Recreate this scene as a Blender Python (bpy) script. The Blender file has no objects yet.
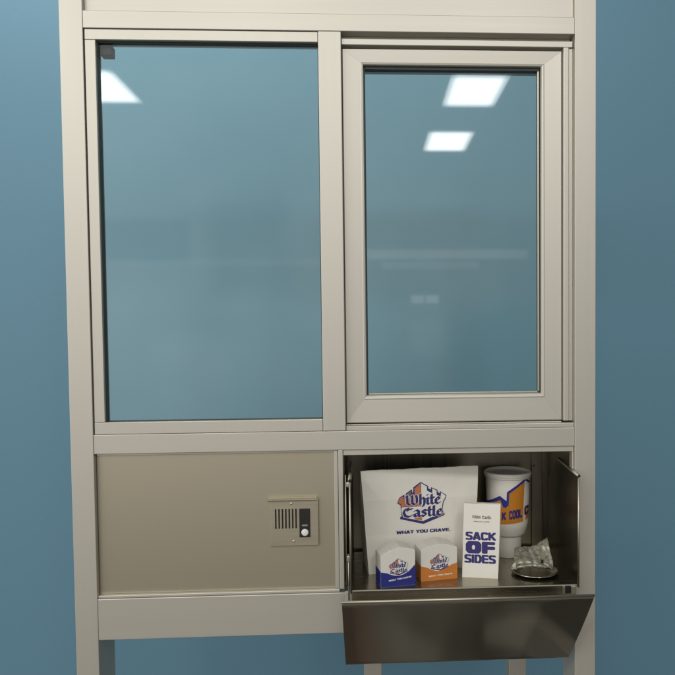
import bpy, bmesh, math, random
from mathutils import Vector, Matrix, noise
random.seed(4)
S = bpy.context.scene
COL = S.collection
R = math.radians

# ------------------------------------------------------------------ helpers
def link(o, parent=None):
    COL.objects.link(o)
    if parent: o.parent = parent
    return o

def obj(name, bm, m, parent=None, smooth=False):
    me = bpy.data.meshes.new(name)
    bm.to_mesh(me); bm.free()
    if m: me.materials.append(m)
    if smooth:
        for p in me.polygons: p.use_smooth = True
    return link(bpy.data.objects.new(name, me), parent)

def thing(name, label, cat, loc=(0, 0, 0), rz=0, group=None):
    o = bpy.data.objects.new(name, None); COL.objects.link(o)
    o.empty_display_size = .02
    o.location = loc; o.rotation_euler = (0, 0, rz)
    o['label'] = label; o['category'] = cat
    if group: o['group'] = group
    return o

def bevel(bm, w, seg=2, edges=None):
    if w > 0:
        bmesh.ops.bevel(bm, geom=list(edges or bm.edges), offset=w, segments=seg, affect='EDGES', profile=.5, clamp_overlap=True)

def bx(x0, x1, y0, y1, z0, z1, bv=.0012, bm=None):
    t = bmesh.new()
    bmesh.ops.create_cube(t, size=1)
    for v in t.verts:
        v.co = Vector(((x0 + x1) / 2 + v.co.x * (x1 - x0), (y0 + y1) / 2 + v.co.y * (y1 - y0), (z0 + z1) / 2 + v.co.z * (z1 - z0)))
    bevel(t, bv)
    if bm is None: return t
    join(bm, t)
    return bm

def join(bm, t):
    me = bpy.data.meshes.new('tmp'); t.to_mesh(me); t.free(); bm.from_mesh(me); bpy.data.meshes.remove(me)

def prism(poly, d0, d1, axis, bv=0):
    """poly: list of 2D points; axis: 'x' -> poly is (y,z); 'y' -> (x,z); 'z' -> (x,y)"""
    bm = bmesh.new()
    def P(a, b, d):
        return {'x': (d, a, b), 'y': (a, d, b), 'z': (a, b, d)}[axis]
    A = [bm.verts.new(P(a, b, d0)) for a, b in poly]
    B = [bm.verts.new(P(a, b, d1)) for a, b in poly]
    n = len(poly)
    bm.faces.new(A); bm.faces.new(B[::-1])
    for i in range(n):
        j = (i + 1) % n
        bm.faces.new((A[i], B[i], B[j], A[j]))
    bmesh.ops.recalc_face_normals(bm, faces=bm.faces)
    bevel(bm, bv)
    return bm

def lathe(prof, seg=64, cx=0, cy=0, close=True):
    bm = bmesh.new(); rings = []
    for r, z in prof:
        if r < 1e-6: rings.append([bm.verts.new((cx, cy, z))])
        else: rings.append([bm.verts.new((cx + r * math.cos(2 * math.pi * i / seg), cy + r * math.sin(2 * math.pi * i / seg), z)) for i in range(seg)])
    for a, b in zip(rings, rings[1:]):
        for i in range(seg):
            j = (i + 1) % seg
            if len(a) == 1: bm.faces.new((a[0], b[j], b[i]))
            elif len(b) == 1: bm.faces.new((a[i], a[j], b[0]))
            else: bm.faces.new((a[i], a[j], b[j], b[i]))
    bmesh.ops.recalc_face_normals(bm, faces=bm.faces)
    return bm

def tube(p, q, r, seg=16, bm=None, caps=True):
    p = Vector(p); q = Vector(q); d = (q - p)
    t = bmesh.new()
    bmesh.ops.create_cone(t, cap_ends=caps, segments=seg, radius1=r, radius2=r, depth=d.length)
    M = d.to_track_quat('Z', 'Y').to_matrix().to_4x4(); M.translation = (p + q) / 2
    bmesh.ops.transform(t, matrix=M, verts=t.verts)
    if bm is None: return t
    join(bm, t); return bm

# ------------------------------------------------------------------ materials
def mat(name, col, rough=.5, metal=0., bump=0., scale=40., stretch=(1, 1, 1), var=.0, rvar=0., spec=.5, coat=0., aniso=0.):
    m = bpy.data.materials.new(name); m.use_nodes = True
    nt = m.node_tree; b = nt.nodes['Principled BSDF']
    b.inputs['Base Color'].default_value = (*col, 1)
    b.inputs['Roughness'].default_value = rough
    b.inputs['Metallic'].default_value = metal
    b.inputs['Specular IOR Level'].default_value = spec
    b.inputs['Coat Weight'].default_value = coat
    b.inputs['Anisotropic'].default_value = aniso
    if bump or var or rvar:
        tc = nt.nodes.new('ShaderNodeTexCoord'); mp = nt.nodes.new('ShaderNodeMapping')
        mp.inputs['Scale'].default_value = stretch
        nt.links.new(tc.outputs['Object'], mp.inputs['Vector'])
        n = nt.nodes.new('ShaderNodeTexNoise'); n.inputs['Scale'].default_value = scale; n.inputs['Detail'].default_value = 6
        nt.links.new(mp.outputs['Vector'], n.inputs['Vector'])
        if var:
            r = nt.nodes.new('ShaderNodeMapRange')
            r.inputs['From Min'].default_value = .25; r.inputs['From Max'].default_value = .75
            r.inputs['To Min'].default_value = 1 - var; r.inputs['To Max'].default_value = 1 + var
            nt.links.new(n.outputs['Fac'], r.inputs['Value'])
            h = nt.nodes.new('ShaderNodeHueSaturation'); h.inputs['Color'].default_value = (*col, 1)
            nt.links.new(r.outputs['Result'], h.inputs['Value'])
            nt.links.new(h.outputs['Color'], b.inputs['Base Color'])
        if rvar:
            r = nt.nodes.new('ShaderNodeMapRange')
            r.inputs['From Min'].default_value = .25; r.inputs['From Max'].default_value = .75
            r.inputs['To Min'].default_value = rough - rvar; r.inputs['To Max'].default_value = rough + rvar
            nt.links.new(n.outputs['Fac'], r.inputs['Value'])
            nt.links.new(r.outputs['Result'], b.inputs['Roughness'])
        if bump:
            bp = nt.nodes.new('ShaderNodeBump'); bp.inputs['Strength'].default_value = bump; bp.inputs['Distance'].default_value = .002
            nt.links.new(n.outputs['Fac'], bp.inputs['Height']); nt.links.new(bp.outputs['Normal'], b.inputs['Normal'])
    return m

ALU_C = (.61, .59, .53)
M_alu = mat('satin_aluminium', ALU_C, .46, .68, .012, 110, (1, 1, .02), .012, .015)
M_aluh = mat('satin_aluminium_horizontal', ALU_C, .46, .68, .012, 110, (.02, 1, 1), .012, .015)
M_panel = mat('brushed_steel_panel', (.50, .458, .36), .40, .85, .008, 320, (.006, 1, 1), .010, .012)
M_plate = mat('intercom_plate_steel', (.52, .475, .37), .36, .8, .04, 120, (.05, 1, 1), .04, .05)
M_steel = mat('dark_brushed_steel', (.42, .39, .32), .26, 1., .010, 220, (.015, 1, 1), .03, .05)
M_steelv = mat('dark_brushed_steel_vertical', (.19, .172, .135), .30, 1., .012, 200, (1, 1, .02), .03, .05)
M_front = mat('drawer_front_steel', (.45, .425, .365), .20, 1., .012, 160, (.02, 1, 1), .02, .03)
M_bright = mat('bright_steel_edge', (.50, .475, .40), .42, 1., .0)
M_dish = mat('polished_dish_steel', (.50, .48, .42), .18, 1., .03, 50)
M_black = mat('black_rubber', (.012, .012, .012), .55)
M_hole = mat('dark_recess', (.008, .007, .006), .8)
M_gasket = mat('dark_gasket', (.03, .04, .038), .5)
M_wall = mat('blue_wall_paint', (.124, .270, .372), .6, 0, .12, 60, (1, 1, 1), .02, .04)
M_floor = mat('brown_floor', (.11, .085, .06), .45, 0, .02, 3, (1, 1, 1), 0, .08)
def floor_patches():
    nt = M_floor.node_tree; b = nt.nodes['Principled BSDF']
    tc = nt.nodes.new('ShaderNodeTexCoord'); n = nt.nodes.new('ShaderNodeTexNoise'); n.inputs['Scale'].default_value = 1.1; n.inputs['Detail'].default_value = 2
    cr = nt.nodes.new('ShaderNodeValToRGB')
    for k, (p, c) in enumerate(((.30, (.07, .06, .048)), (.45, (.14, .13, .11)), (.54, (.11, .10, .08)), (.62, (.13, .08, .055)), (.8, (.08, .06, .045)))):
        e = cr.color_ramp.elements[k] if k < 2 else cr.color_ramp.elements.new(p)
        e.position = p; e.color = (*c, 1)
    nt.links.new(tc.outputs['Object'], n.inputs['Vector']); nt.links.new(n.outputs['Fac'], cr.inputs['Fac']); nt.links.new(cr.outputs['Color'], b.inputs['Base Color'])
floor_patches()
M_paper = mat('white_bag_paper', (.82, .80, .73), .75, 0, .55, 22, (1, 1, 1), .02)
M_card = mat('white_carton_board', (.78, .76, .70), .55, 0, .06, 60, (1, 1, 1), .015)
M_sack = mat('white_sack_paper', (.84, .82, .75), .6, 0, .12, 30, (1, 1, 1), .015)
M_cup = mat('white_cup_plastic', (.80, .78, .72), .42, 0, .02, 20, (1, 1, 1), .01)
M_navy = mat('navy_ink', (.035, .03, .17), .55, 0, 0, 90, (1, 1, 1), .06)
M_blue = mat('blue_ink', (.022, .03, .235), .5, 0, 0, 40, (1, 1, 1), .05)
M_orange = mat('orange_ink', (.62, .21, .035), .55, 0, 0, 40, (1, 1, 1), .05)
M_cuporange = mat('cup_orange_ink', (.58, .22, .018), .5, 0, 0, 60, (1, 1, 1), .06)
M_coral = mat('coral_ink', (.55, .19, .09), .6, 0, 0, 90, (1, 1, 1), .08)
M_white = mat('white_ink', (.83, .81, .75), .6)
M_grey = mat('grey_ink', (.13, .12, .11), .6)
M_button = mat('white_button', (.85, .85, .82), .35)
M_screw = mat('screw_steel', (.7, .66, .55), .3, 1.)

def glass_mat():
    m = bpy.data.materials.new('window_glass'); m.use_nodes = True
    nt = m.node_tree; nt.nodes.clear()
    out = nt.nodes.new('ShaderNodeOutputMaterial')
    tr = nt.nodes.new('ShaderNodeBsdfTransparent'); tr.inputs['Color'].default_value = (.915, .985, .968, 1)
    gl = nt.nodes.new('ShaderNodeBsdfGlossy'); gl.inputs['Roughness'].default_value = .025
    gl.inputs['Color'].default_value = (.92, .97, 1, 1)
    fr = nt.nodes.new('ShaderNodeFresnel'); fr.inputs['IOR'].default_value = 1.8
    ge = nt.nodes.new('ShaderNodeNewGeometry')
    inv = nt.nodes.new('ShaderNodeMath'); inv.operation = 'SUBTRACT'; inv.inputs[0].default_value = 1
    mu = nt.nodes.new('ShaderNodeMath'); mu.operation = 'MULTIPLY'
    mix = nt.nodes.new('ShaderNodeMixShader')
    L = nt.links.new
    L(ge.outputs['Backfacing'], inv.inputs[1]); L(fr.outputs['Fac'], mu.inputs[0]); L(inv.outputs[0], mu.inputs[1])
    L(mu.outputs[0], mix.inputs['Fac']); L(tr.outputs[0], mix.inputs[1]); L(gl.outputs[0], mix.inputs[2])
    L(mix.outputs[0], out.inputs['Surface'])
    return m
M_glass = glass_mat()

def note_mat():
    m = mat('banknote_paper', (.36, .35, .27), .30)
    nt = m.node_tree; b = nt.nodes['Principled BSDF']; b.inputs['Metallic'].default_value = .35
    tc = nt.nodes.new('ShaderNodeTexCoord')
    n = nt.nodes.new('ShaderNodeTexNoise'); n.inputs['Scale'].default_value = 95; n.inputs['Detail'].default_value = 3; n.inputs['Distortion'].default_value = 1.2
    cr = nt.nodes.new('ShaderNodeValToRGB')
    cr.color_ramp.elements[0].position = .36; cr.color_ramp.elements[0].color = (.20, .195, .145, 1)
    cr.color_ramp.elements[1].position = .60; cr.color_ramp.elements[1].color = (.46, .45, .37, 1)
    L = nt.links.new
    L(tc.outputs['Object'], n.inputs['Vector']); L(n.outputs['Fac'], cr.inputs['Fac']); L(cr.outputs['Color'], b.inputs['Base Color'])
    return m
M_note = note_mat()

# ------------------------------------------------------------------ setting
w = obj('wall', bx(-3.2, 4.6, 1.0, 1.12, -1.15, 2.3, 0), M_wall)
w['kind'] = 'structure'; w['label'] = 'plain blue painted wall behind the window unit'
f = obj('floor', bx(-6, 7, -9, 1.12, -1.25, -1.152, 0), M_floor)
f['kind'] = 'structure'; f['label'] = 'brown floor the window unit stands on'

# ------------------------------------------------------------------ the window unit
FZ = -1.15
U = thing('service_window', 'tall satin aluminium service window frame with fixed left pane and sliding right pane', 'window', (.6, .05, FZ))
def up(name, bm, m, parent=None, smooth=False):
    o = obj(name, bm, m, None, smooth)
    if parent is None:
        for v in o.data.vertices: v.co -= Vector((.6, .05, FZ))
    else:
        for v in o.data.vertices: v.co -= Vector((.6, .05, FZ))
    o.parent = parent or U
    return o

PW = .0505
up('post', bx(0, PW, 0, .1, FZ, 1.12), M_alu)
up('post', bx(1.1507, 1.2, 0, .1, FZ, 1.12), M_alu)
XL, XR = PW, 1.1507
# header panel, top rail, middle rail, lower rail
up('header_panel', bx(XL, XR, .012, .09, .986, 1.12, .0015), M_aluh)
up('top_rail', bx(XL, XR, .0012, .095, .9465, .9848), M_aluh)
up('middle_rail', bx(XL, XR, .0014, .095, .0002, .0440), M_aluh)
lr = bx(XL, XR, .001, .095, -.4265, -.3315, .0015)
bx(XL, .60, .004, .09, -.331, -.3245, .0015, lr)
up('lower_rail', lr, M_aluh)
up('mullion', bx(.5665, .618, -.0008, .095, .0448, .9455, .0015), M_alu)

# fixed window
fw = bmesh.new()
bx(.0532, .0762, .003, .030, .0725, .9215, .001, fw)
bx(.0532, .5655, .0028, .045, .9222, .9448, .001, fw)
bx(.0532, .5655, .0026, .045, .0448, .0718, .001, fw)
FX = up('fixed_window', fw, M_alu)
g = bmesh.new()
bx(.0763, .0785, .0125, .030, .0722, .9218, .0004, g)
bx(.5640, .5662, .0165, .030, .0722, .9218, .0004, g)
bx(.0787, .5638, .0125, .030, .9185, .9219, .0005, g)
bx(.0787, .5638, .0165, .030, .0721, .0738, .0004, g)
up('gasket', g, M_gasket, FX)
up('corner_block', bx(.0775, .1030, .0245, .050, .896, .9200, .002), M_black, FX)
up('pane', bx(.0780, .5645, .018, .024, .0735, .9190, 0), M_glass, FX)

# head track, jamb track and sill of the sliding side
ht = bmesh.new()
bx(.6185, 1.1485, .030, .095, .9215, .9462, .0006, ht)
bx(.6185, 1.1485, .0105, .0295, .9205, .9345, .0012, ht)
bx(.6185, 1.1485, .034, .05, .9125, .9213, .0006, ht)
up('head_track', ht, M_aluh)
jt = bmesh.new()
bx(1.1405, 1.1505, .016, .095, .0586, .9204, .0008, jt)
bx(1.1265, 1.1395, .008, .095, .0588, .9202, .002, jt)
bx(1.1375, 1.1420, .0195, .095, .0590, .9200, .0005, jt)
up('jamb_track', jt, M_alu)
sl = bmesh.new()
bx(.6185, 1.1503, .0055, .095, .0443, .0545, .0012, sl)
bx(.6185, 1.1240, .018, .095, .0546, .0572, .0008, sl)
up('sill_track', sl, M_aluh)

# sliding sash: four mitred members with a moulded profile
sx0, sx1, sz0, sz1 = .6192, 1.1250, .0600, .9145
ix0, ix1, iz0, iz1 = .6675, 1.0765, .1240, .8790
PROF = [(0, .060), (0, .0185), (.035, .0165), (.84, .0182), (.88, .0176), (.96, .0184), (1.0, .0215), (1.0, .060)]
SASH = thing('tmp', '', '')
bpy.data.objects.remove(SASH)
def sash_member(side):
    bm = bmesh.new(); rows = []
    for end in (0, 1):
        row = []
        for t, y in PROF:
            x0 = sx0 + (ix0 - sx0) * t; x1 = sx1 + (ix1 - sx1) * t
            z0 = sz0 + (iz0 - sz0) * t; z1 = sz1 + (iz1 - sz1) * t
            e = .0001
            p = {'l': ((x0, z0 + e), (x0, z1 - e)), 'r': ((x1, z0 + e), (x1, z1 - e)), 'b': ((x0 + e, z0), (x1 - e, z0)), 't': ((x0 + e, z1), (x1 - e, z1))}[side][end]
            row.append(bm.verts.new((p[0], y, p[1])))
        rows.append(row)
    n = len(PROF)
    for i in range(n):
        j = (i + 1) % n
        bm.faces.new((rows[0][i], rows[0][j], rows[1][j], rows[1][i]))
    bm.faces.new(rows[0]); bm.faces.new(rows[1][::-1])
    bmesh.ops.recalc_face_normals(bm, faces=bm.faces)
    return bm
sash_bm = sash_member('l')
SASHO = up('sliding_sash', bx(sx0 + .004, sx0 + .03, .0605, .064, sz0 + .01, sz1 - .01, .001), M_alu)
up('stile', sash_bm, M_alu, SASHO)
up('stile', sash_member('r'), M_alu, SASHO)
up('rail', sash_member('b'), M_aluh, SASHO)
up('rail', sash_member('t'), M_aluh, SASHO)
g = bmesh.new()
bx(ix0 + .0002, ix0 + .0035, .029, .058, iz0, iz1, .0004, g)
bx(ix1 - .0022, ix1 - .0002, .030, .058, iz0, iz1, .0004, g)
bx(ix0 + .0036, ix1 - .0023, .027, .058, iz1 - .007, iz1 - .0002, .0006, g)
up('gasket', g, M_gasket, SASHO)
g = bmesh.new()
bx(ix0 + .0036, ix1 - .0068, .026, .034, iz0 + .0002, iz0 + .0042, .001, g)
bx(ix1 - .0066, ix1 - .0024, .026, .034, iz0 + .0044, iz1 - .0074, .001, g)
up('glazing_bead', g, M_bright, SASHO)
up('pane', bx(ix0 + .003, ix1 - .002, .0352, .0412, iz0 + .002, iz1 - .002, 0), M_glass, SASHO)

# lower left panel and trims
up('steel_panel', bx(XL + .001, .5905, .014, .030, -.3243, -.0003, .0006), M_panel)
tr = bmesh.new()
bx(XL + .003, .5885, .0095, .0138, -.0048, -.0006, .0008, tr)
bx(.5895, .5985, .006, .034, -.3240, -.0006, .0012, tr)
bx(.5995, .6105, .0035, .034, -.3238, -.0004, .0012, tr)
up('panel_trim', tr, M_alu)
tr = bmesh.new()
bx(.6112, 1.1500, .006, .03, -.0128, -.0003, .001, tr)
bx(1.1465, 1.1502, .008, .03, -.313, -.0132, .0006, tr)
up('opening_trim', tr, M_alu)

# drawer housing (fixed steel box behind the opening)
hb = bmesh.new()
bx(.6100, .6125, .0345, .262, -.332, -.006, .0003, hb)
bx(1.1475, 1.1500, .0345, .262, -.332, -.006, .0003, hb)
bx(.6126, 1.1474, .0345, .262, -.008, -.005, .0003, hb)
bx(.6126, 1.1474, .0345, .262, -.332, -.329, .0003, hb)
bx(.6080, 1.1520, .2622, .266, -.332, -.004, .0003, hb)
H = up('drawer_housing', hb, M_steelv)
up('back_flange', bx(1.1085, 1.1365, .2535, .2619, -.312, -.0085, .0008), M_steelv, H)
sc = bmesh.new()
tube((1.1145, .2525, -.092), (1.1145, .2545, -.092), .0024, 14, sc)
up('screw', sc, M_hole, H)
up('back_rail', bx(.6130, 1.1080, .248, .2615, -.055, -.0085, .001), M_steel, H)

# rear legs carrying the housing
for x0, x1 in ((.6495, .7005), (1.0665, 1.1175)):
    up('leg', bx(x0, x1, .362, .413, FZ, -.40, .002), M_alu)
up('rear_beam', bx(.60, 1.16, .2665, .45, -.398, -.335, .002), M_alu)

# ------------------------------------------------------------------ intercom
I = thing('intercom', 'small square steel intercom with slotted speaker grille and white call button on the steel panel', 'intercom', (.4955, .0140, -.2215))
def ip(name, bm, m, parent=None, smooth=False):
    o = obj(name, bm, m, None, smooth)
    for v in o.data.vertices: v.co -= Vector((.4955, .0140, -.2215))
    o.parent = parent or I
    return o
ip('faceplate', bx(.4405, .5528, .0065, .0138, -.2215, -.1125, .0015), M_plate)
ip('visor', prism([(.0060, -.1170), (.0135, -.1085), (.002, -.1095), (-.0010, -.1120), (-.0005, -.1145)], .437, .5495, 'x', .0008), M_plate)
gr = bmesh.new()
for k in range(7):
    x = .4545 + k * .00775
    bx(x - .0017, x + .0017, .0056, .0067, -.1800, -.1345, .0004, gr)
ip('speaker_grille', gr, M_hole)
BB = ip('button_housing', bx(.5085, .5332, .0040, .0064, -.2012, -.1345, .001), M_black)
ip('label_bar', bx(.5145, .5275, .0032, .0041, -.1748, -.1715, .0003), M_plate, BB)
bt = lathe([(0, .0022), (.006, .0021), (.0078, .0012), (.0082, 0), (.0082, -.002)], 40)
bmesh.ops.rotate(bt, verts=bt.verts, cent=(0, 0, 0), matrix=Matrix.Rotation(R(90), 3, 'X'))
bmesh.ops.translate(bt, verts=bt.verts, vec=(.5212, .0035, -.1895))
ip('call_button', bt, M_button, BB, True)
for x, z in ((.4905, -.1225), (.4950, -.2105)):
    s = lathe([(0, .0008), (.0022, .0006), (.003, 0), (.003, -.001)], 20)
    bmesh.ops.rotate(s, verts=s.verts, cent=(0, 0, 0), matrix=Matrix.Rotation(R(90), 3, 'X'))
    bmesh.ops.translate(s, verts=s.verts, vec=(x, .0062, z))
    ip('screw', s, M_screw, None, True)

# ------------------------------------------------------------------ drawer
ZF = -.3132
D = thing('pass_through_drawer', 'open stainless steel pass-through drawer with a tilted front panel holding food packaging', 'drawer', (.88, .05, ZF - .18))
def dp(name, bm, m, parent=None, smooth=False):
    o = obj(name, bm, m, None, smooth)
    for v in o.data.vertices: v.co -= Vector((.88, .05, ZF - .18))
    o.parent = parent or D
    return o
dp('tray', bx(.6280, 1.1450, -.034, .245, ZF - .003, ZF, .0003), M_steel)
dp('front_edge', tube((.6275, -.036, ZF - .0018), (1.1455, -.036, ZF - .0018), .0024, 12), M_bright)
dp('apron', bx(.6285, 1.1445, -.033, -.030, -.352, ZF - .0032, .0003), M_steel)
def side_plate(x0, x1):
    return prism([(-.045, ZF - .004), (-.045, -.066), (-.041, -.0615), (.125, -.0535), (.22, -.12), (.245, ZF)], x0, x1, 'x', .0004)
for x0, x1, xt in ((.6255, .6275, .6268), (1.1448, 1.1464, 1.1458)):
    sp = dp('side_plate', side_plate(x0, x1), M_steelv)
    rt = bmesh.new()
    tube((xt, -.0475, -.0600), (xt, .125, -.0520), .0040, 14, rt)
    dp('rolled_top', rt, M_bright, sp, True)
    en = bmesh.new()
    tube((xt, -.0482, -.0600), (xt, -.0470, -.0600), .0027, 14, en)
    dp('tube_end', en, M_hole, sp)
    fe = bmesh.new()
    tube((xt - (.0 if x0 < .9 else .0), -.0455, ZF - .004), (xt, -.0455, -.066), .0021, 10, fe)
    dp('front_hem', fe, M_bright, sp, True)
# left guide rod with its brackets, seen inside the left edge of the opening
gd = bmesh.new()
tube((.6215, -.030, -.352), (.6215, -.030, -.232), .0016, 10, gd)
tube((.6165, -.012, -.31), (.6165, -.012, -.055), .0013, 10, gd)
dp('guide_rod', gd, M_bright, None, True)
dp('rod_bracket', bx(.6185, .6295, -.040, -.030, -.078, -.066, .0025), M_bright)
dp('rod_bracket', bx(.6185, .6260, -.037, -.029, -.2475, -.2345, .002), M_bright)
dp('front_post', bx(.6135, .6205, -.0335, -.0285, -.352, -.317, .0008), M_alu)
# latch at the right end under the tray edge
lt = bmesh.new()
bx(1.1105, 1.1165, -.041, -.034, -.334, -.316, .001, lt)
bx(1.1300, 1.1420, -.041, -.034, -.334, -.316, .001, lt)
LT = dp('latch', lt, M_bright)
dp('latch_slot', bx(1.1166, 1.1299, -.0395, -.034, -.3335, -.3165, .001), M_hole, LT)

# tilted front panel: bent sheet with top lip and bottom return
def panel():
    bm = bmesh.new()
    def q(y, z, s): return (y, z)
    n = 24; y0, z0, y1, z1 = -.1305, -.3110, -.0135, -.4935
    bow = []
    for k in range(n + 1):
        t = k / n; b = .0028 * math.sin(math.pi * t)
        bow.append((y0 + (y1 - y0) * t - b * .84, z0 + (z1 - z0) * t - b * .54))
    prof = [(-.1215, -.3145), (-.1245, -.3060), (-.1290, -.3035), (-.1315, -.3065)] + bow + [(-.0100, -.4965), (-.0065, -.4935), (-.0065, -.4885), (-.0115, -.4885), (-.1270, -.3110)]
    A = []; B = []
    for y, z in prof:
        t = (z + .3035) / (-.4965 + .3035)
        A.append(bm.verts.new((.6095 + .0025 * t, y, z))); B.append(bm.verts.new((1.1545 - .0225 * t, y, z)))
    n = len(prof)
    for i in range(n):
        j = (i + 1) % n
        f = bm.faces.new((A[i], B[i], B[j], A[j])); f.smooth = 4 <= i < 28
    bm.faces.new(A[::-1]); bm.faces.new(B)
    bmesh.ops.recalc_face_normals(bm, faces=bm.faces)
    return bm
FP = dp('front_panel', panel(), M_front)
lip = bmesh.new()
tube((.6085, -.1295, -.3045), (1.1555, -.1295, -.3045), .0030, 12, lip)
dp('top_lip', lip, M_bright, FP, True)
dp('under_plate', prism([(-.0325, -.3525), (-.0325, -.356), (-.0085, -.484), (-.0065, -.484), (-.0300, -.352)], .632, 1.128, 'x', .0003), M_steel)

# ------------------------------------------------------------------ printing helpers
def poly_bm(polys):
    bm = bmesh.new()
    for p in polys:
        vs = [bm.verts.new((x, 0, z)) for x, z in p]
        bm.faces.new(vs)
    bm.normal_update()
    bmesh.ops.triangulate(bm, faces=bm.faces, ngon_method='EAR_CLIP')
    return face_front(bm)

def face_front(bm):
    bm.normal_update()
    for fc in bm.faces:
        if fc.normal.y > 0: fc.normal_flip()
    return bm

def hull2(pts):
    pts = sorted(set((round(a, 7), round(b, 7)) for a, b in pts))
    def half(ps):
        h = []
        for p in ps:
            while len(h) >= 2 and (h[-1][0] - h[-2][0]) * (p[1] - h[-2][1]) - (h[-1][1] - h[-2][1]) * (p[0] - h[-2][0]) <= 0: h.pop()
            h.append(p)
        return h[:-1]
    return half(pts) + half(pts[::-1])

GLY = {
 'W': (1.62, [[(-.02, 1.18), (.16, 1.36), (.2, .3), (.46, .02), (.8, .28)], [(.62, 1.22), (.78, 1.36), (.8, .28), (1.06, .02), (1.36, .3), (1.34, 1.05), (1.22, 1.36)]]),
 'h': (.86, [[(.16, 1.5), (.16, .02)], [(.16, .72), (.46, 1.0), (.66, .78), (.66, .15), (.5, -.28)]]),
 'i': (.46, [[(.06, .86), (.18, .96), (.18, .12), (.34, .0)], [(.17, 1.34), (.19, 1.38)]]),
 't': (.58, [[(.22, 1.38), (.22, .16), (.4, .0), (.52, .12)], [(.02, .93), (.5, .93)]]),
 'e': (.80, [[(.62, .72), (.4, 1.0), (.16, .72), (.16, .22), (.4, .0), (.68, .2)], [(.62, .72), (.2, .46)]]),
 'C': (1.25, [[(1.1, 1.18), (.72, 1.12), (.34, 1.2), (.16, .7), (.34, .2), (.74, .0), (1.16, .26)], [(.66, 1.36), (.62, .95)]]),
 'a': (.86, [[(.14, .82), (.38, 1.0), (.62, .8), (.62, .14), (.8, .0)], [(.62, .56), (.22, .42), (.16, .12), (.36, .0), (.6, .18)]]),
 's': (.74, [[(.62, .84), (.38, 1.0), (.16, .74), (.6, .34), (.36, .0), (.1, .16)]]),
 'l': (.46, [[(.17, 1.5), (.17, .12), (.34, .0)]]),
}
def nib_word(word, x0, x1, zb, xh, w=.32, t=.10, grow=0.):
    tot = sum(GLY[c][0] for c in word) - .1
    sx = (x1 - x0) / tot; out = []; cx = 0
    a = R(38); nx, nz = math.cos(a), math.sin(a)
    for c in word:
        adv, strokes = GLY[c]
        for s in strokes:
            for p, q in zip(s, s[1:]):
                pts = []
                for P in (p, q):
                    for i in (-1, 1):
                        for j in (-1, 1):
                            du = i * (w / 2 + grow) * nx - j * (t / 2 + grow) * nz
                            dv = i * (w / 2 + grow) * nz + j * (t / 2 + grow) * nx
                            pts.append((x0 + (cx + P[0] + du) * sx, zb + (P[1] + dv) * xh))
                out.append(hull2(pts))
        cx += adv
    return out

BLK = {
 'S': (.95, [[(.80, .86), (.70, .88), (.27, .88), (.17, .80), (.17, .64), (.27, .54), (.68, .46), (.78, .36), (.78, .20), (.68, .12), (.25, .12), (.15, .14)]]),
 'A': (1.02, [[(.17, .12), (.45, .88), (.57, .88), (.85, .12)], [(.35, .27), (.67, .27)]]),
 'C': (.95, [[(.78, .78), (.70, .88), (.29, .88), (.17, .74), (.17, .26), (.29, .12), (.70, .12), (.78, .22)]]),
 'K': (1.0, [[(.17, .12), (.17, .88)], [(.30, .5), (.82, .88)], [(.36, .56), (.86, .12)]]),
 'O': (1.0, [[(.3, .88), (.70, .88), (.83, .7), (.83, .3), (.70, .12), (.3, .12), (.17, .3), (.17, .7), (.3, .88)]]),
 'F': (.92, [[(.17, .12), (.17, .88), (.78, .88)], [(.17, .47), (.72, .47)]]),
 'I': (.36, [[(.17, .12), (.17, .88)]]),
 'D': (.97, [[(.17, .12), (.17, .88), (.62, .88), (.80, .7), (.80, .3), (.62, .12), (.17, .12)]]),
 'E': (.88, [[(.74, .88), (.17, .88), (.17, .12), (.74, .12)], [(.17, .5), (.68, .5)]]),
 'W': (1.4, [[(.15, .88), (.37, .12), (.70, .80), (1.03, .12), (1.25, .88)]]),
 'H': (1.0, [[(.17, .12), (.17, .88)], [(.83, .12), (.83, .88)], [(.17, .5), (.83, .5)]]),
 'T': (.95, [[(.15, .88), (.80, .88)], [(.475, .88), (.475, .12)]]),
 'Y': (1.0, [[(.15, .88), (.5, .48), (.85, .88)], [(.5, .48), (.5, .12)]]),
 'U': (1.0, [[(.17, .88), (.17, .27), (.29, .12), (.71, .12), (.83, .27), (.83, .88)]]),
 'R': (1.0, [[(.17, .12), (.17, .88), (.66, .88), (.80, .76), (.80, .58), (.66, .47), (.17, .47)], [(.50, .47), (.84, .12)]]),
 'V': (1.0, [[(.15, .88), (.5, .12), (.85, .88)]]),
 'L': (.88, [[(.17, .88), (.17, .12), (.74, .12)]]),
 '.': (.34, [[(.17, .12), (.18, .12)]]),
 ' ': (.45, []),
}
def block_word(word, x0, x1, z0, z1, a=.32, b=.21, gap=.04, slope=0.):
    tot = sum(BLK[c][0] for c in word) + gap * (len(word) - 1)
    sx = (x1 - x0) / tot; sz = z1 - z0; out = []; cx = 0
    for c in word:
        adv, strokes = BLK[c]
        for s in strokes:
            for p, q in zip(s, s[1:]):
                pts = []
                for P in (p, q):
                    px = min(max(P[0], a / 2), max(adv - a / 2, a / 2)); pz = .5 + (P[1] - .5) * (1 - b) / .76
                    for i, j in ((-1, -.55), (-1, .55), (1, -.55), (1, .55), (-.6, -1), (.6, -1), (-.6, 1), (.6, 1)):
                        x = x0 + (cx + px + i * a / 2) * sx
                        pts.append((x, z0 + (pz + j * b / 2) * sz + slope * (x - (x0 + x1) / 2)))
                out.append(hull2(pts))
        cx += adv + gap
    return out

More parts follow.
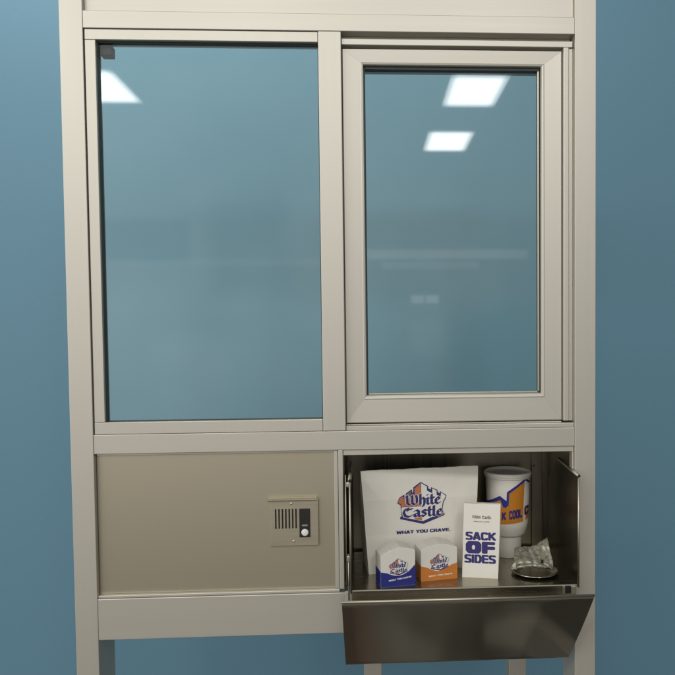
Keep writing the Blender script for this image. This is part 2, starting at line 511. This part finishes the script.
def print_on(name, bm, m, parent, eps, yfun=None, cuts=(), step=0.):
    """lay flat printing (local x,z) on a face, eps proud of it; overlapping pieces are stepped apart"""
    for z in cuts:
        bmesh.ops.bisect_plane(bm, geom=bm.verts[:] + bm.edges[:] + bm.faces[:], plane_co=(0, 0, z), plane_no=(0, 0, 1))
    for v in bm.verts:
        v.co.y += (yfun(v.co.x, v.co.z) if yfun else 0) - eps
    o = obj(name, bm, m, parent)
    return o

def stacked(polys, step):
    bm = bmesh.new()
    for k, p in enumerate(polys):
        bm.faces.new([bm.verts.new((x, -step * k, z)) for x, z in p])
    return face_front(bm)

def text_bm(body, x0, x1, z0, z1, bold=0., slope=0., shear=0.):
    c = bpy.data.curves.new('lettering_curve', 'FONT'); c.body = body; c.size = 1; c.offset = bold; c.shear = shear
    c.resolution_u = 6
    o = bpy.data.objects.new('lettering_curve', c); COL.objects.link(o)
    bpy.context.view_layer.update()
    me = bpy.data.meshes.new_from_object(o.evaluated_get(bpy.context.evaluated_depsgraph_get()))
    bpy.data.objects.remove(o); bpy.data.curves.remove(c)
    bm = bmesh.new(); bm.from_mesh(me); bpy.data.meshes.remove(me)
    xs = [v.co.x for v in bm.verts]; ys = [v.co.y for v in bm.verts]
    a, b, p, q = min(xs), max(xs), min(ys), max(ys)
    for v in bm.verts:
        u = (v.co.x - a) / (b - a); h = (v.co.y - p) / (q - p)
        x = x0 + u * (x1 - x0)
        v.co = Vector((x, 0, z0 + h * (z1 - z0) + slope * (x - (x0 + x1) / 2)))
    return face_front(bm)

# castle emblem, drawn in its own pixel grid (apex at 295,75) and scaled
EM_OUT = [(296, 64), (370, 106), (376, 132), (397, 142), (400, 119), (462, 148), (468, 172), (486, 181), (490, 162), (552, 204), (542, 242), (526, 266), (515, 330), (516, 374), (532, 384), (522, 404), (322, 478), (96, 416), (96, 398), (110, 390), (98, 330), (94, 282), (62, 260), (78, 208), (130, 178), (135, 192), (143, 196), (148, 168), (208, 130), (212, 160), (220, 162), (224, 112)]
EM_WHITE = [(301, 82), (357, 116), (356, 154), (408, 182), (410, 136), (450, 158), (450, 200), (488, 222), (496, 178), (537, 211), (528, 238), (512, 260), (499, 330), (500, 374), (322, 444), (306, 442), (301, 300)]
EM_OUT = [(306 + (x - 306) * (.972 if y < 345 else 1), 270 + (y - 270) * (.972 if y < 345 else .985)) for x, y in EM_OUT]
EM_LEFTW = [(112, 301), (300, 301), (305, 444), (124, 398), (118, 372), (108, 330)]
EM_COR = [(236, 130), (296, 82), (298, 298), (110, 298), (106, 274), (75, 251), (88, 216), (122, 196), (122, 218), (158, 226), (158, 184), (200, 154), (199, 190), (236, 194)]
EM_COR2 = [(228, 414), (308, 404), (308, 440), (250, 428)]
EM_DARK = [(166, 186), (202, 160), (206, 176), (200, 196), (170, 200)]
EM_RIGHT = [(300, 462), (322, 474), (524, 400), (526, 384), (322, 452)]
def emblem(parent, cx, cz, sc, eps, yfun=None, cuts=()):
    f = lambda P: [((x - 305) * sc + cx, (272 - y) * sc + cz) for x, y in P]
    e = print_on('emblem', poly_bm([f(EM_OUT)]), M_navy, parent, eps, yfun, cuts)
    print_on('emblem_white', poly_bm([f(EM_WHITE), f(EM_LEFTW)]), M_white, e, eps + .00012, yfun, cuts)
    print_on('emblem_coral', poly_bm([f(EM_COR)]), M_coral, e, eps + .00020, yfun, cuts)
    print_on('emblem_dark', poly_bm([f(EM_DARK)]), M_grey, e, eps + .00024, yfun, cuts)
    print_on('emblem_coral', poly_bm([f(EM_COR2)]), M_coral, e, eps + .00027, yfun, cuts)
    X = lambda x: (x - 305) * sc + cx
    Z = lambda y: (272 - y) * sc + cz
    st = .000004
    halo = nib_word('White', X(150), X(484), Z(283), 66 * sc, grow=.05) + nib_word('Castle', X(116), X(506), Z(398), 64 * sc, grow=.05)
    print_on('lettering_halo', stacked(halo, st), M_white, e, eps + .00034, yfun, cuts)
    ink = nib_word('White', X(150), X(484), Z(283), 66 * sc) + nib_word('Castle', X(116), X(506), Z(398), 64 * sc)
    print_on('lettering', stacked(ink, st), M_navy, e, eps + .00068, yfun, cuts)

# ------------------------------------------------------------------ paper bag
BAG = thing('paper_bag', 'large white paper carry bag with castle emblem standing at the back left of the drawer', 'paper bag', (.6672, .0662, ZF), R(8))
BH, BD = .2505, .105
def bag_y(x, z):
    pts = [(0, 0), (.0918, .0055), (.178, .0000), (.2505, .0065)]
    for (a, ya), (b, yb) in zip(pts, pts[1:]):
        if z <= b or b > .25:
            return ya + (yb - ya) * (z - a) / (b - a)
    return .0065
def bag():
    bm = bmesh.new()
    NZ, NX, ND = 40, 36, 12
    zs = sorted(set([BH * i / NZ for i in range(NZ + 1)] + [.0918, .178]))
    loops = []
    for z in zs:
        t = z / BH
        xl = 0 - .0166 * t; xr = .262 + .0146 * min(1, t * 1.02)
        d = BD * (1 - t) ** .75 + .0035
        row = []
        for i in range(NX + 1):
            s = i / NX; row.append((xl + (xr - xl) * s, bag_y(0, z)))
        for i in range(1, ND):
            s = i / ND
            row.append((xr - .010 * t * (1 - t) * math.sin(math.pi * s), bag_y(0, z) + d * s))
        for i in range(NX + 1):
            s = 1 - i / NX; row.append((xl + (xr - xl) * s, bag_y(0, z) + d))
        for i in range(1, ND):
            s = 1 - i / ND
            row.append((xl + .010 * t * (1 - t) * math.sin(math.pi * s), bag_y(0, z) + d * s))
        out = []
        for k, (x, y) in enumerate(row):
            dz = 0
            if z == zs[-1]: dz = .0005 * math.sin(x * 60) + .0003 * math.sin(x * 190 + 1)
            n = noise.noise(Vector((x * 26, z * 26, y * 26 + 3)))
            front = k <= NX
            if front:
                inside = .06 < x < .21 and .085 < z < .225
                y += n * (.0003 if inside else .0011)
            else: x += n * .002
            out.append(bm.verts.new((x, y, z + dz)))
        loops.append(out)
    n = len(loops[0])
    for a, b in zip(loops, loops[1:]):
        for i in range(n):
            j = (i + 1) % n
            bm.faces.new((a[i], a[j], b[j], b[i]))
    bm.faces.new(loops[0][::-1])
    bmesh.ops.recalc_face_normals(bm, faces=bm.faces)
    return bm
bo = obj('bag_body', bag(), M_paper, BAG)
mo = bo.modifiers.new('paper_thickness', 'SOLIDIFY'); mo.thickness = .0004; mo.offset = -1
emblem(BAG, .1318, .1660, .000257, .0007, bag_y, (.178,))
print_on('slogan', stacked(block_word('WHAT YOU CRAVE.', .0690, .2045, .0920, .1002, .34, .21), .000004), M_navy, BAG, .0008, bag_y)

# ------------------------------------------------------------------ slider cartons
def carton(loc, yaw, W, prof, colour, line, label, slogan, em):
    T = thing('slider_carton', label, 'carton', loc, R(yaw), 'small castle-topped cartons in the drawer')
    bm = prism(prof, 0, .056, 'y', .0008)
    obj('carton_body', bm, M_card, T)
    # printed lower band wraps the front and both sides
    x0, x1 = min(p[0] for p in line), max(p[0] for p in line)
    band = [(x0, .0006)] + line + [(x1, .0006)]
    print_on('printed_band', poly_bm([band]), colour, T, .0003)
    for x, h, sgn in ((prof[0][0], line[0][1], -1), (W, line[-1][1], 1)):
        b = bmesh.new()
        X = x + sgn * .0004
        xb = (prof[0][0] if sgn < 0 else prof[-1][0]) + sgn * .0004
        v = [b.verts.new(p) for p in ((X, .001, .001), (X, .055, .001), (X, .055, h), (X, .001, h))]
        b.faces.new(v)
        obj('side_band', b, colour, T)
    print_on('slogan', stacked(block_word('WHAT YOU CRAVE', *slogan[:4], .34, .21, .04, slogan[4]), .000003), M_white, T, .0006)
    emblem(T, em[0], em[1], em[2], .0004)
    return T
carton((.6945, -.0262, ZF), 11.5, .0815,
       [(0, 0), (0, .0725), (.0120, .0792), (.0247, .0852), (.0270, .0852), (.0459, .0902), (.0640, .0870), (.0660, .0858), (.0800, .0822), (.0815, .0800), (.0815, 0)],
       M_blue, [(0, .0360), (.0130, .0330), (.0230, .0285), (.0318, .0255), (.0440, .0245), (.0540, .0268), (.0660, .0330), (.0740, .0405), (.0815, .0478)],
       'small white carton with a blue lower band nearest the left end of the drawer',
       (.0183, .0724, .0155, .0192, .10), (.0415, .0452, .000096))
carton((.7892, .0054, ZF), 11.6, .0885,
       [(0, 0), (0, .0735), (.0085, .0785), (.0172, .0822), (.0195, .0822), (.0471, .0864), (.0680, .0832), (.0700, .0815), (.0860, .0768), (.0885, .0745), (.0885, 0)],
       M_orange, [(0, .0368), (.0130, .0330), (.0245, .0272), (.0330, .0235), (.0426, .0217), (.0520, .0240), (.0628, .0295), (.0750, .0350), (.0885, .0385)],
       'small white carton with an orange lower band between the blue one and the tall sack',
       (.0180, .0760, .0108, .0142, .03), (.0445, .0430, .000100))

# ------------------------------------------------------------------ side-order sack
SK = thing('paper_sack', 'narrow upright white paper sack with big navy lettering in front of the cup', 'paper sack', (.8881, .0316, ZF), R(-12.5))
def sack():
    bm = bmesh.new(); N = 26; loops = []
    for i in range(N + 1):
        t = i / N; z = .1745 * t
        xl = .0005 + .0048 * t; xr = .0848 + .0066 * t
        d = .046 * (1 - t) ** .8 + .013
        yf = sack_y(0, z)
        bow = .004 * math.sin(math.pi * t)
        ring = []
        for s in range(13): ring.append((xl + (xr - xl) * s / 12, yf))
        ring += [(xr + bow * .5, yf + d * .25), (xr + bow * .2 - .002 * t, yf + d * .5), (xr + bow * .5, yf + d * .75)]
        for s in range(13): ring.append((xr - (xr - xl) * s / 12, yf + d))
        ring += [(xl - bow * .5, yf + d * .75), (xl + .002, yf + d * .5), (xl - bow * .5, yf + d * .25)]
        out = []
        for x, y in ring:
            n = noise.noise(Vector((x * 40, z * 40, y * 40)))
            if y > yf: x += n * .0012
            if i == N: dz = .0005 * math.sin(x * 160)
            else: dz = 0
            out.append(bm.verts.new((x, y, z + dz)))
        loops.append(out)
    n = len(loops[0])
    for a, b in zip(loops, loops[1:]):
        for i in range(n):
            j = (i + 1) % n
            bm.faces.new((a[i], a[j], b[j], b[i]))
    bm.faces.new(loops[0][::-1]); bm.faces.new(loops[-1])
    bmesh.ops.recalc_face_normals(bm, faces=bm.faces)
    return bm
def sack_y(x, z):
    return .010 * max(0, z / .1745) ** 1.5
obj('sack_body', sack(), M_sack, SK)
ZC = [.1745 * i / 26 for i in range(27)]
sy = lambda x, z: sack_y(x, z)
print_on('lettering', stacked(block_word('SACK', .0088, .0802, .0893, .1083, .34, .21, .02), .000004), M_navy, SK, .0006, sy, ZC)
print_on('lettering', stacked(block_word('O', .0092, .0460, .0575, .0865, .40, .32, .02) + block_word('F', .0472, .0785, .0580, .0862, .40, .265, .02), .000004), M_navy, SK, .0006, sy, ZC)
print_on('lettering', stacked(block_word('SIDES', .0060, .0800, .0350, .0550, .34, .21, .02), .000004), M_navy, SK, .0006, sy, ZC)
st = stacked(nib_word('White', .0247, .0445, .1405, .0048, w=.2, t=.14) + nib_word('Castle', .0475, .0690, .1402, .0048, w=.2, t=.14), .000004)
print_on('small_script', st, M_grey, SK, .0006, sy)
print_on('small_script', text_bm('what you crave', .0275, .0650, .1305, .1350, .01, 0, .4), M_grey, SK, .0006, sy, ZC)

# ------------------------------------------------------------------ cup
CX, CY = 1.0300, .1905
CUP = thing('drink_cup', 'tall lidded white drink cup with orange and navy castle print behind the sack', 'cup', (CX, CY, ZF))
CP = [(0, .0015), (.029, .0015), (.0320, 0), (.0335, .002), (.0350, .028), (.0368, .054), (.0375, .0565), (.0425, .0585), (.0455, .0615), (.0462, .0650), (.0470, .0658), (.0472, .0690), (.0485, .0705), (.0525, .0900), (.0552, .1500), (.0572, .2085)]
def cup_r(z):
    for (a, za), (b, zb) in zip(CP[6:], CP[7:]):
        if za <= z <= zb: return a + (b - a) * (z - za) / (zb - za)
    return .0572
obj('cup_body', lathe(CP, 96), M_cup, CUP, True)
obj('lid', lathe([(.0560, .2060), (.0588, .2065), (.0600, .2095), (.0597, .2110), (.0612, .2125), (.0620, .2165), (.0612, .2205), (.0592, .2222), (.0572, .2210), (.0560, .2160), (.0540, .2145), (.0300, .2150), (0, .2152)], 96), M_cup, CUP, True)
tow = Vector((.6717 - CX, -1.6033 - CY)).normalized(); rgt = Vector((-tow.y, tow.x))
if rgt.x < 0: rgt = -rgt
def cup_pt(px, py, eps):
    z = -.1483 - (py - 497.5) * .00257 - ZF
    z = max(.0712, min(.208, z))
    r = cup_r(z)
    s = max(-.985, min(.985, (px - 507.0) * .00257 / r)); phi = math.asin(s); r += eps
    p = tow * (r * math.cos(phi)) + rgt * (r * math.sin(phi))
    return Vector((p.x, p.y, z))
def islands(bm):
    seen = set(); out = []
    for v in bm.verts:
        if v in seen: continue
        st_ = [v]; seen.add(v); g_ = []
        while st_:
            q_ = st_.pop(); g_.append(q_)
            for e_ in q_.link_edges:
                o_ = e_.other_vert(q_)
                if o_ not in seen: seen.add(o_); st_.append(o_)
        out.append(g_)
    return out
def wrap(name, bm, m, eps, parent=CUP):
    # bm holds (px, 0, -py)
    x = 484
    while x < 531:
        bmesh.ops.bisect_plane(bm, geom=bm.verts[:] + bm.edges[:] + bm.faces[:], plane_co=(x, 0, 0), plane_no=(1, 0, 0)); x += .75
    for z in range(480, 530, 3):
        bmesh.ops.bisect_plane(bm, geom=bm.verts[:] + bm.edges[:] + bm.faces[:], plane_co=(0, 0, -z), plane_no=(0, 0, 1))
    for isl, fc in enumerate(bm.faces): fc.tag = False
    for k, grp in enumerate(islands(bm)):
        for v in grp: v.co = cup_pt(v.co.x, -v.co.z, eps + k * .000006)
    return obj(name, bm, m, parent)
neg = lambda P: [(x, -y) for x, y in P]
c6 = lambda P: [(480 + x / 11.25, -(460 + y / 11.25)) for x, y in P]
wrap('orange_print', poly_bm([neg([(486, 508), (490, 504.5), (499.5, 499), (502, 508), (507, 508), (507.6, 495), (523.6, 483.6), (522.6, 505), (522.0, 523.2), (514, 524.4), (500, 525.6), (486, 526)]),
                              neg([(525.6, 509), (528.2, 508), (527.2, 521.5), (524.4, 522.6)])]), M_cuporange, .0003)
wrap('navy_print', poly_bm([c6([(50, 520), (105, 484), (220, 414), (252, 440), (292, 468), (296, 372), (305, 362), (500, 226), (552, 274), (550, 300), (502, 254), (322, 386), (314, 520), (284, 546), (252, 540), (226, 462), (112, 508), (50, 545)])]), M_blue, .0006)
def cup_text(body, x0, x1, y0, y1, slope, sh=0):
    return stacked(block_word(body, x0, x1, -y1, -y0, .36, .25, .03, slope), 0)
wrap('lettering', cup_text('COOL', 508.4, 521.0, 510.6, 519.6, .14, .15), M_navy, .0007)
wrap('lettering', cup_text('K', 501.4, 505.4, 513.0, 521.0, .1, .1), M_navy, .0007)
wrap('lettering', cup_text('C', 523.2, 527.4, 508.2, 517.2, .2, .15), M_navy, .0007)

# ------------------------------------------------------------------ coin dish and banknote
DX, DY = 1.0675, .0470
DISH = thing('metal_dish', 'shallow oval polished metal dish at the right end of the drawer', 'dish', (DX, DY, ZF))
dm = lathe([(0, .0015), (.034, .0012), (.044, .003), (.0525, .0078), (.0555, .0085), (.0572, .0078), (.0565, .0062), (.0535, .0055), (.046, .0008), (.036, 0), (0, 0)], 80)
for v in dm.verts: v.co.y *= .96
obj('dish_bowl', dm, M_dish, DISH, True)
NT = thing('crumpled_paper', 'crumpled shiny grey sheet folded over the metal dish', 'crumpled paper', (1.055, .04, ZF + .009))
def note():
    bm = bmesh.new(); NU, NV = 60, 22; g = []
    bot = [(1.0040, -.2955), (1.030, -.2935), (1.0536, -.2930), (1.080, -.2945), (1.1046, -.2935)]
    top = [(1.0235, -.2620), (1.030, -.2580), (1.0560, -.2560), (1.0760, -.2520), (1.1050, -.2345)]
    def cr(P, t):
        n = len(P) - 1; i = min(int(t * n), n - 1); f = t * n - i
        p0 = P[max(i - 1, 0)]; p1 = P[i]; p2 = P[i + 1]; p3 = P[min(i + 2, n)]
        return tuple(.5 * (2 * b + (c - a) * f + (2 * a - 5 * b + 4 * c - d) * f * f + (3 * b - a - 3 * c + d) * f ** 3) for a, b, c, d in zip(p0, p1, p2, p3))
    for i in range(NU + 1):
        t = i / NU; b = cr(bot, t); u = cr(top, t); row = []
        for j in range(NV + 1):
            s = j / NV
            x = b[0] + (u[0] - b[0]) * s; z = b[1] + (u[1] - b[1]) * s
            y = .022 + .055 * s + .014 * math.sin(s * math.pi * 1.0) * -1 * (1 - .5 * t)
            n = noise.noise(Vector((x * 55, z * 75, 2.3)))
            y += .0032 * n + .0022 * math.sin(t * 34 + s * 5) * (.4 + t) + .004 * math.sin(s * 9 + t * 3)
            z += .0016 * noise.noise(Vector((x * 90, s * 4, 7)))
            row.append(bm.verts.new((x - 1.055, y - .04, z - ZF - .009)))
        g.append(row)
    for a, b in zip(g, g[1:]):
        for j in range(NV): bm.faces.new((a[j], b[j], b[j + 1], a[j + 1]))
    bmesh.ops.recalc_face_normals(bm, faces=bm.faces)
    return bm
no = obj('folded_sheet', note(), M_note, NT, True)
mo = no.modifiers.new('sheet_thickness', 'SOLIDIFY'); mo.thickness = .0007
# second fold lying in front, rolled towards the viewer
def fold():
    bm = bmesh.new(); g = []
    for i in range(31):
        t = i / 30; row = []
        for j in range(15):
            a = R(-60 + 250 * j / 14)
            rr = .0035 + .0018 * t
            x = 1.018 + .066 * t; z = -.2880 + .0042 * math.sin(t * 3) + rr * math.sin(a) * .8
            y = .018 - .004 * t - rr * math.cos(a) + .0012 * noise.noise(Vector((x * 80, j * .3, 1)))
            row.append(bm.verts.new((x - 1.055, y - .04, z - ZF - .009)))
        g.append(row)
    for a, b in zip(g, g[1:]):
        for j in range(14): bm.faces.new((a[j], b[j], b[j + 1], a[j + 1]))
    bmesh.ops.recalc_face_normals(bm, faces=bm.faces)
    return bm
fo = obj('rolled_fold', fold(), M_note, NT, True)
mo = fo.modifiers.new('sheet_thickness', 'SOLIDIFY'); mo.thickness = .0006
ro = tube((1.0800 - 1.055, .012 - .04, -.2775 - ZF - .009), (1.0995 - 1.055, .006 - .04, -.2895 - ZF - .009), .0036, 18, None, False)
tr_ = obj('rolled_corner', ro, M_note, NT, True)
mo = tr_.modifiers.new('sheet_thickness', 'SOLIDIFY'); mo.thickness = .0006
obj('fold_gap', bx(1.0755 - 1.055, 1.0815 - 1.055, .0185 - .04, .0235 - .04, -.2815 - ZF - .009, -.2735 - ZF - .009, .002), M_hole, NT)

# ------------------------------------------------------------------ light
def lamp(x, y, sx=.58, sy=.95, L=14., z=2.76, col=(1, .975, .93)):
    l = bpy.data.lights.new('ceiling_or_added_light', 'AREA'); l.shape = 'RECTANGLE'; l.size = sx; l.size_y = sy
    l.energy = L * math.pi * sx * sy; l.color = col
    l.use_nodes = True
    nt = l.node_tree; em = [n for n in nt.nodes if n.type == 'EMISSION'][0]
    g = nt.nodes.new('ShaderNodeNewGeometry'); sp = nt.nodes.new('ShaderNodeSeparateXYZ'); nt.links.new(g.outputs['Parametric'], sp.inputs[0])
    out = None                                                  # the diffuser is dimmer towards its frame
    for ax in ('X', 'Y'):
        a = nt.nodes.new('ShaderNodeMath'); a.operation = 'PINGPONG'; a.inputs[1].default_value = .5; nt.links.new(sp.outputs[ax], a.inputs[0])
        r = nt.nodes.new('ShaderNodeMapRange'); r.interpolation_type = 'SMOOTHSTEP'
        r.inputs['From Max'].default_value = .16; r.inputs['To Min'].default_value = .32; nt.links.new(a.outputs[0], r.inputs['Value'])
        if out is None: out = r.outputs['Result']
        else:
            m = nt.nodes.new('ShaderNodeMath'); m.operation = 'MULTIPLY'; nt.links.new(out, m.inputs[0]); nt.links.new(r.outputs['Result'], m.inputs[1]); out = m.outputs[0]
    nt.links.new(out, em.inputs['Strength'])
    o = bpy.data.objects.new('ceiling_or_added_light', l); COL.objects.link(o); o.location = (x, y, z)
    return o
for x, y in ((-1.985, -5.60), (1.79, -5.60), (1.73, -7.47)): lamp(x, y, L=10.)         # the three mirrored in the panes
for x, y in ((-3.8, -3.73), (-1.985, -3.73), (-.1, -3.73), (1.79, -3.73)): lamp(x, y, L=21.)   # next row nearer the window, unseen and added for frontal light
lamp(-.3, .34, 2.6, .3, L=20.)                                                            # added unseen lamp that brightens the wall behind the frame
W = bpy.data.worlds.new('World'); S.world = W; W.use_nodes = True
nt = W.node_tree; bg = nt.nodes['Background']; L = nt.links.new
bg.inputs['Color'].default_value = (1.0, .97, .92, 1)
tc = nt.nodes.new('ShaderNodeTexCoord'); sp = nt.nodes.new('ShaderNodeSeparateXYZ'); L(tc.outputs['Generated'], sp.inputs[0])
rz = nt.nodes.new('ShaderNodeValToRGB'); mz = nt.nodes.new('ShaderNodeMapRange')
mz.inputs['From Min'].default_value = -1; mz.inputs['From Max'].default_value = 1
L(sp.outputs['Z'], mz.inputs['Value']); L(mz.outputs['Result'], rz.inputs['Fac'])
for k, (p, v) in enumerate(((.0, .10), (.40, .55), (.52, .86), (.70, .74), (1.0, .16))):
    e = rz.color_ramp.elements[k] if k < 2 else rz.color_ramp.elements.new(p)
    e.position = p; e.color = (v, v, v, 1)
mx = nt.nodes.new('ShaderNodeMapRange'); mx.inputs['From Min'].default_value = -1; mx.inputs['From Max'].default_value = 1
mx.inputs['To Min'].default_value = 1.65; mx.inputs['To Max'].default_value = .12
L(sp.outputs['X'], mx.inputs['Value'])
mm = nt.nodes.new('ShaderNodeMath'); mm.operation = 'MULTIPLY'; L(rz.outputs['Color'], mm.inputs[0]); L(mx.outputs['Result'], mm.inputs[1])
# pale and dark patches put into the world brightness as reflections for the panes
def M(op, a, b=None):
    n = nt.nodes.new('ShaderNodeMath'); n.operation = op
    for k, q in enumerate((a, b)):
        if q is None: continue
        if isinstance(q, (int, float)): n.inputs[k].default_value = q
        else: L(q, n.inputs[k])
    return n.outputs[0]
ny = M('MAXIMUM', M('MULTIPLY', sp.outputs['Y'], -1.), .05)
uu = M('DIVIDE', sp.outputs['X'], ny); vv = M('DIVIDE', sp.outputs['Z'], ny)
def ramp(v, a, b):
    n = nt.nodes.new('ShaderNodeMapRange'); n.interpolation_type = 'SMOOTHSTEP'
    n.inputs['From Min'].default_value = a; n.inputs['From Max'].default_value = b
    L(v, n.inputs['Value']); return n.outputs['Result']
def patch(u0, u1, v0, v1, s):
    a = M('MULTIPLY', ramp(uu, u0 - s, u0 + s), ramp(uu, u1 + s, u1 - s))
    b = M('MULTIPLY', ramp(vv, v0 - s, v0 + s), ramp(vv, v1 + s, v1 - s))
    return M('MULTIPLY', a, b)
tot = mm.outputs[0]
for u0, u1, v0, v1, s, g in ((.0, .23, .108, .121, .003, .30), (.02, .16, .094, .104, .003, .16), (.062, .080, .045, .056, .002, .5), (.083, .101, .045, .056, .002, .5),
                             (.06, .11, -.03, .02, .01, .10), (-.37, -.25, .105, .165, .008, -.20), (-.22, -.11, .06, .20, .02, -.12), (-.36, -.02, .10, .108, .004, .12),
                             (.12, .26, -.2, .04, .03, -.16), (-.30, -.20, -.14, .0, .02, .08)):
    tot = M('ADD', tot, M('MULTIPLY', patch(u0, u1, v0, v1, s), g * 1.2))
wn = nt.nodes.new('ShaderNodeTexNoise'); wn.inputs['Scale'].default_value = 3.5; wn.inputs['Detail'].default_value = 3
L(tc.outputs['Generated'], wn.inputs['Vector'])
wr = nt.nodes.new('ShaderNodeMapRange'); wr.inputs['From Min'].default_value = .3; wr.inputs['From Max'].default_value = .7; wr.inputs['To Min'].default_value = .75; wr.inputs['To Max'].default_value = 1.25
L(wn.outputs['Fac'], wr.inputs['Value'])
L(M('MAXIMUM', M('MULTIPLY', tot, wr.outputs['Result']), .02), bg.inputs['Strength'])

# ------------------------------------------------------------------ camera
cam = bpy.data.cameras.new('Camera'); co = bpy.data.objects.new('Camera', cam); COL.objects.link(co)
Mr = [[0.9986, -0.0516, -0.0090], [-0.0110, -0.0380, -0.9992], [0.0513, 0.9979, -0.0385]]
r = Vector(Mr[0]).normalized(); fwd = Vector(Mr[2]).normalized(); upv = r.cross(fwd).normalized(); r = fwd.cross(upv)
mw = Matrix((( r.x, upv.x, -fwd.x, .67166), (r.y, upv.y, -fwd.y, -1.60328), (r.z, upv.z, -fwd.z, .26344), (0, 0, 0, 1)))
co.matrix_world = mw
cam.sensor_width = 36; cam.lens = 36 * 700 / 675.
cam.shift_x = .5 - 404.424 / 675; cam.shift_y = 361.837 / 675 - .5
cam.clip_start = .05; cam.clip_end = 100
S.camera = co
S.view_settings.view_transform = 'Standard'; S.view_settings.look = 'None'; S.view_settings.exposure = .22; S.view_settings.gamma = 1
S.cycles.max_bounces = 10; S.cycles.transparent_max_bounces = 12; S.cycles.glossy_bounces = 5
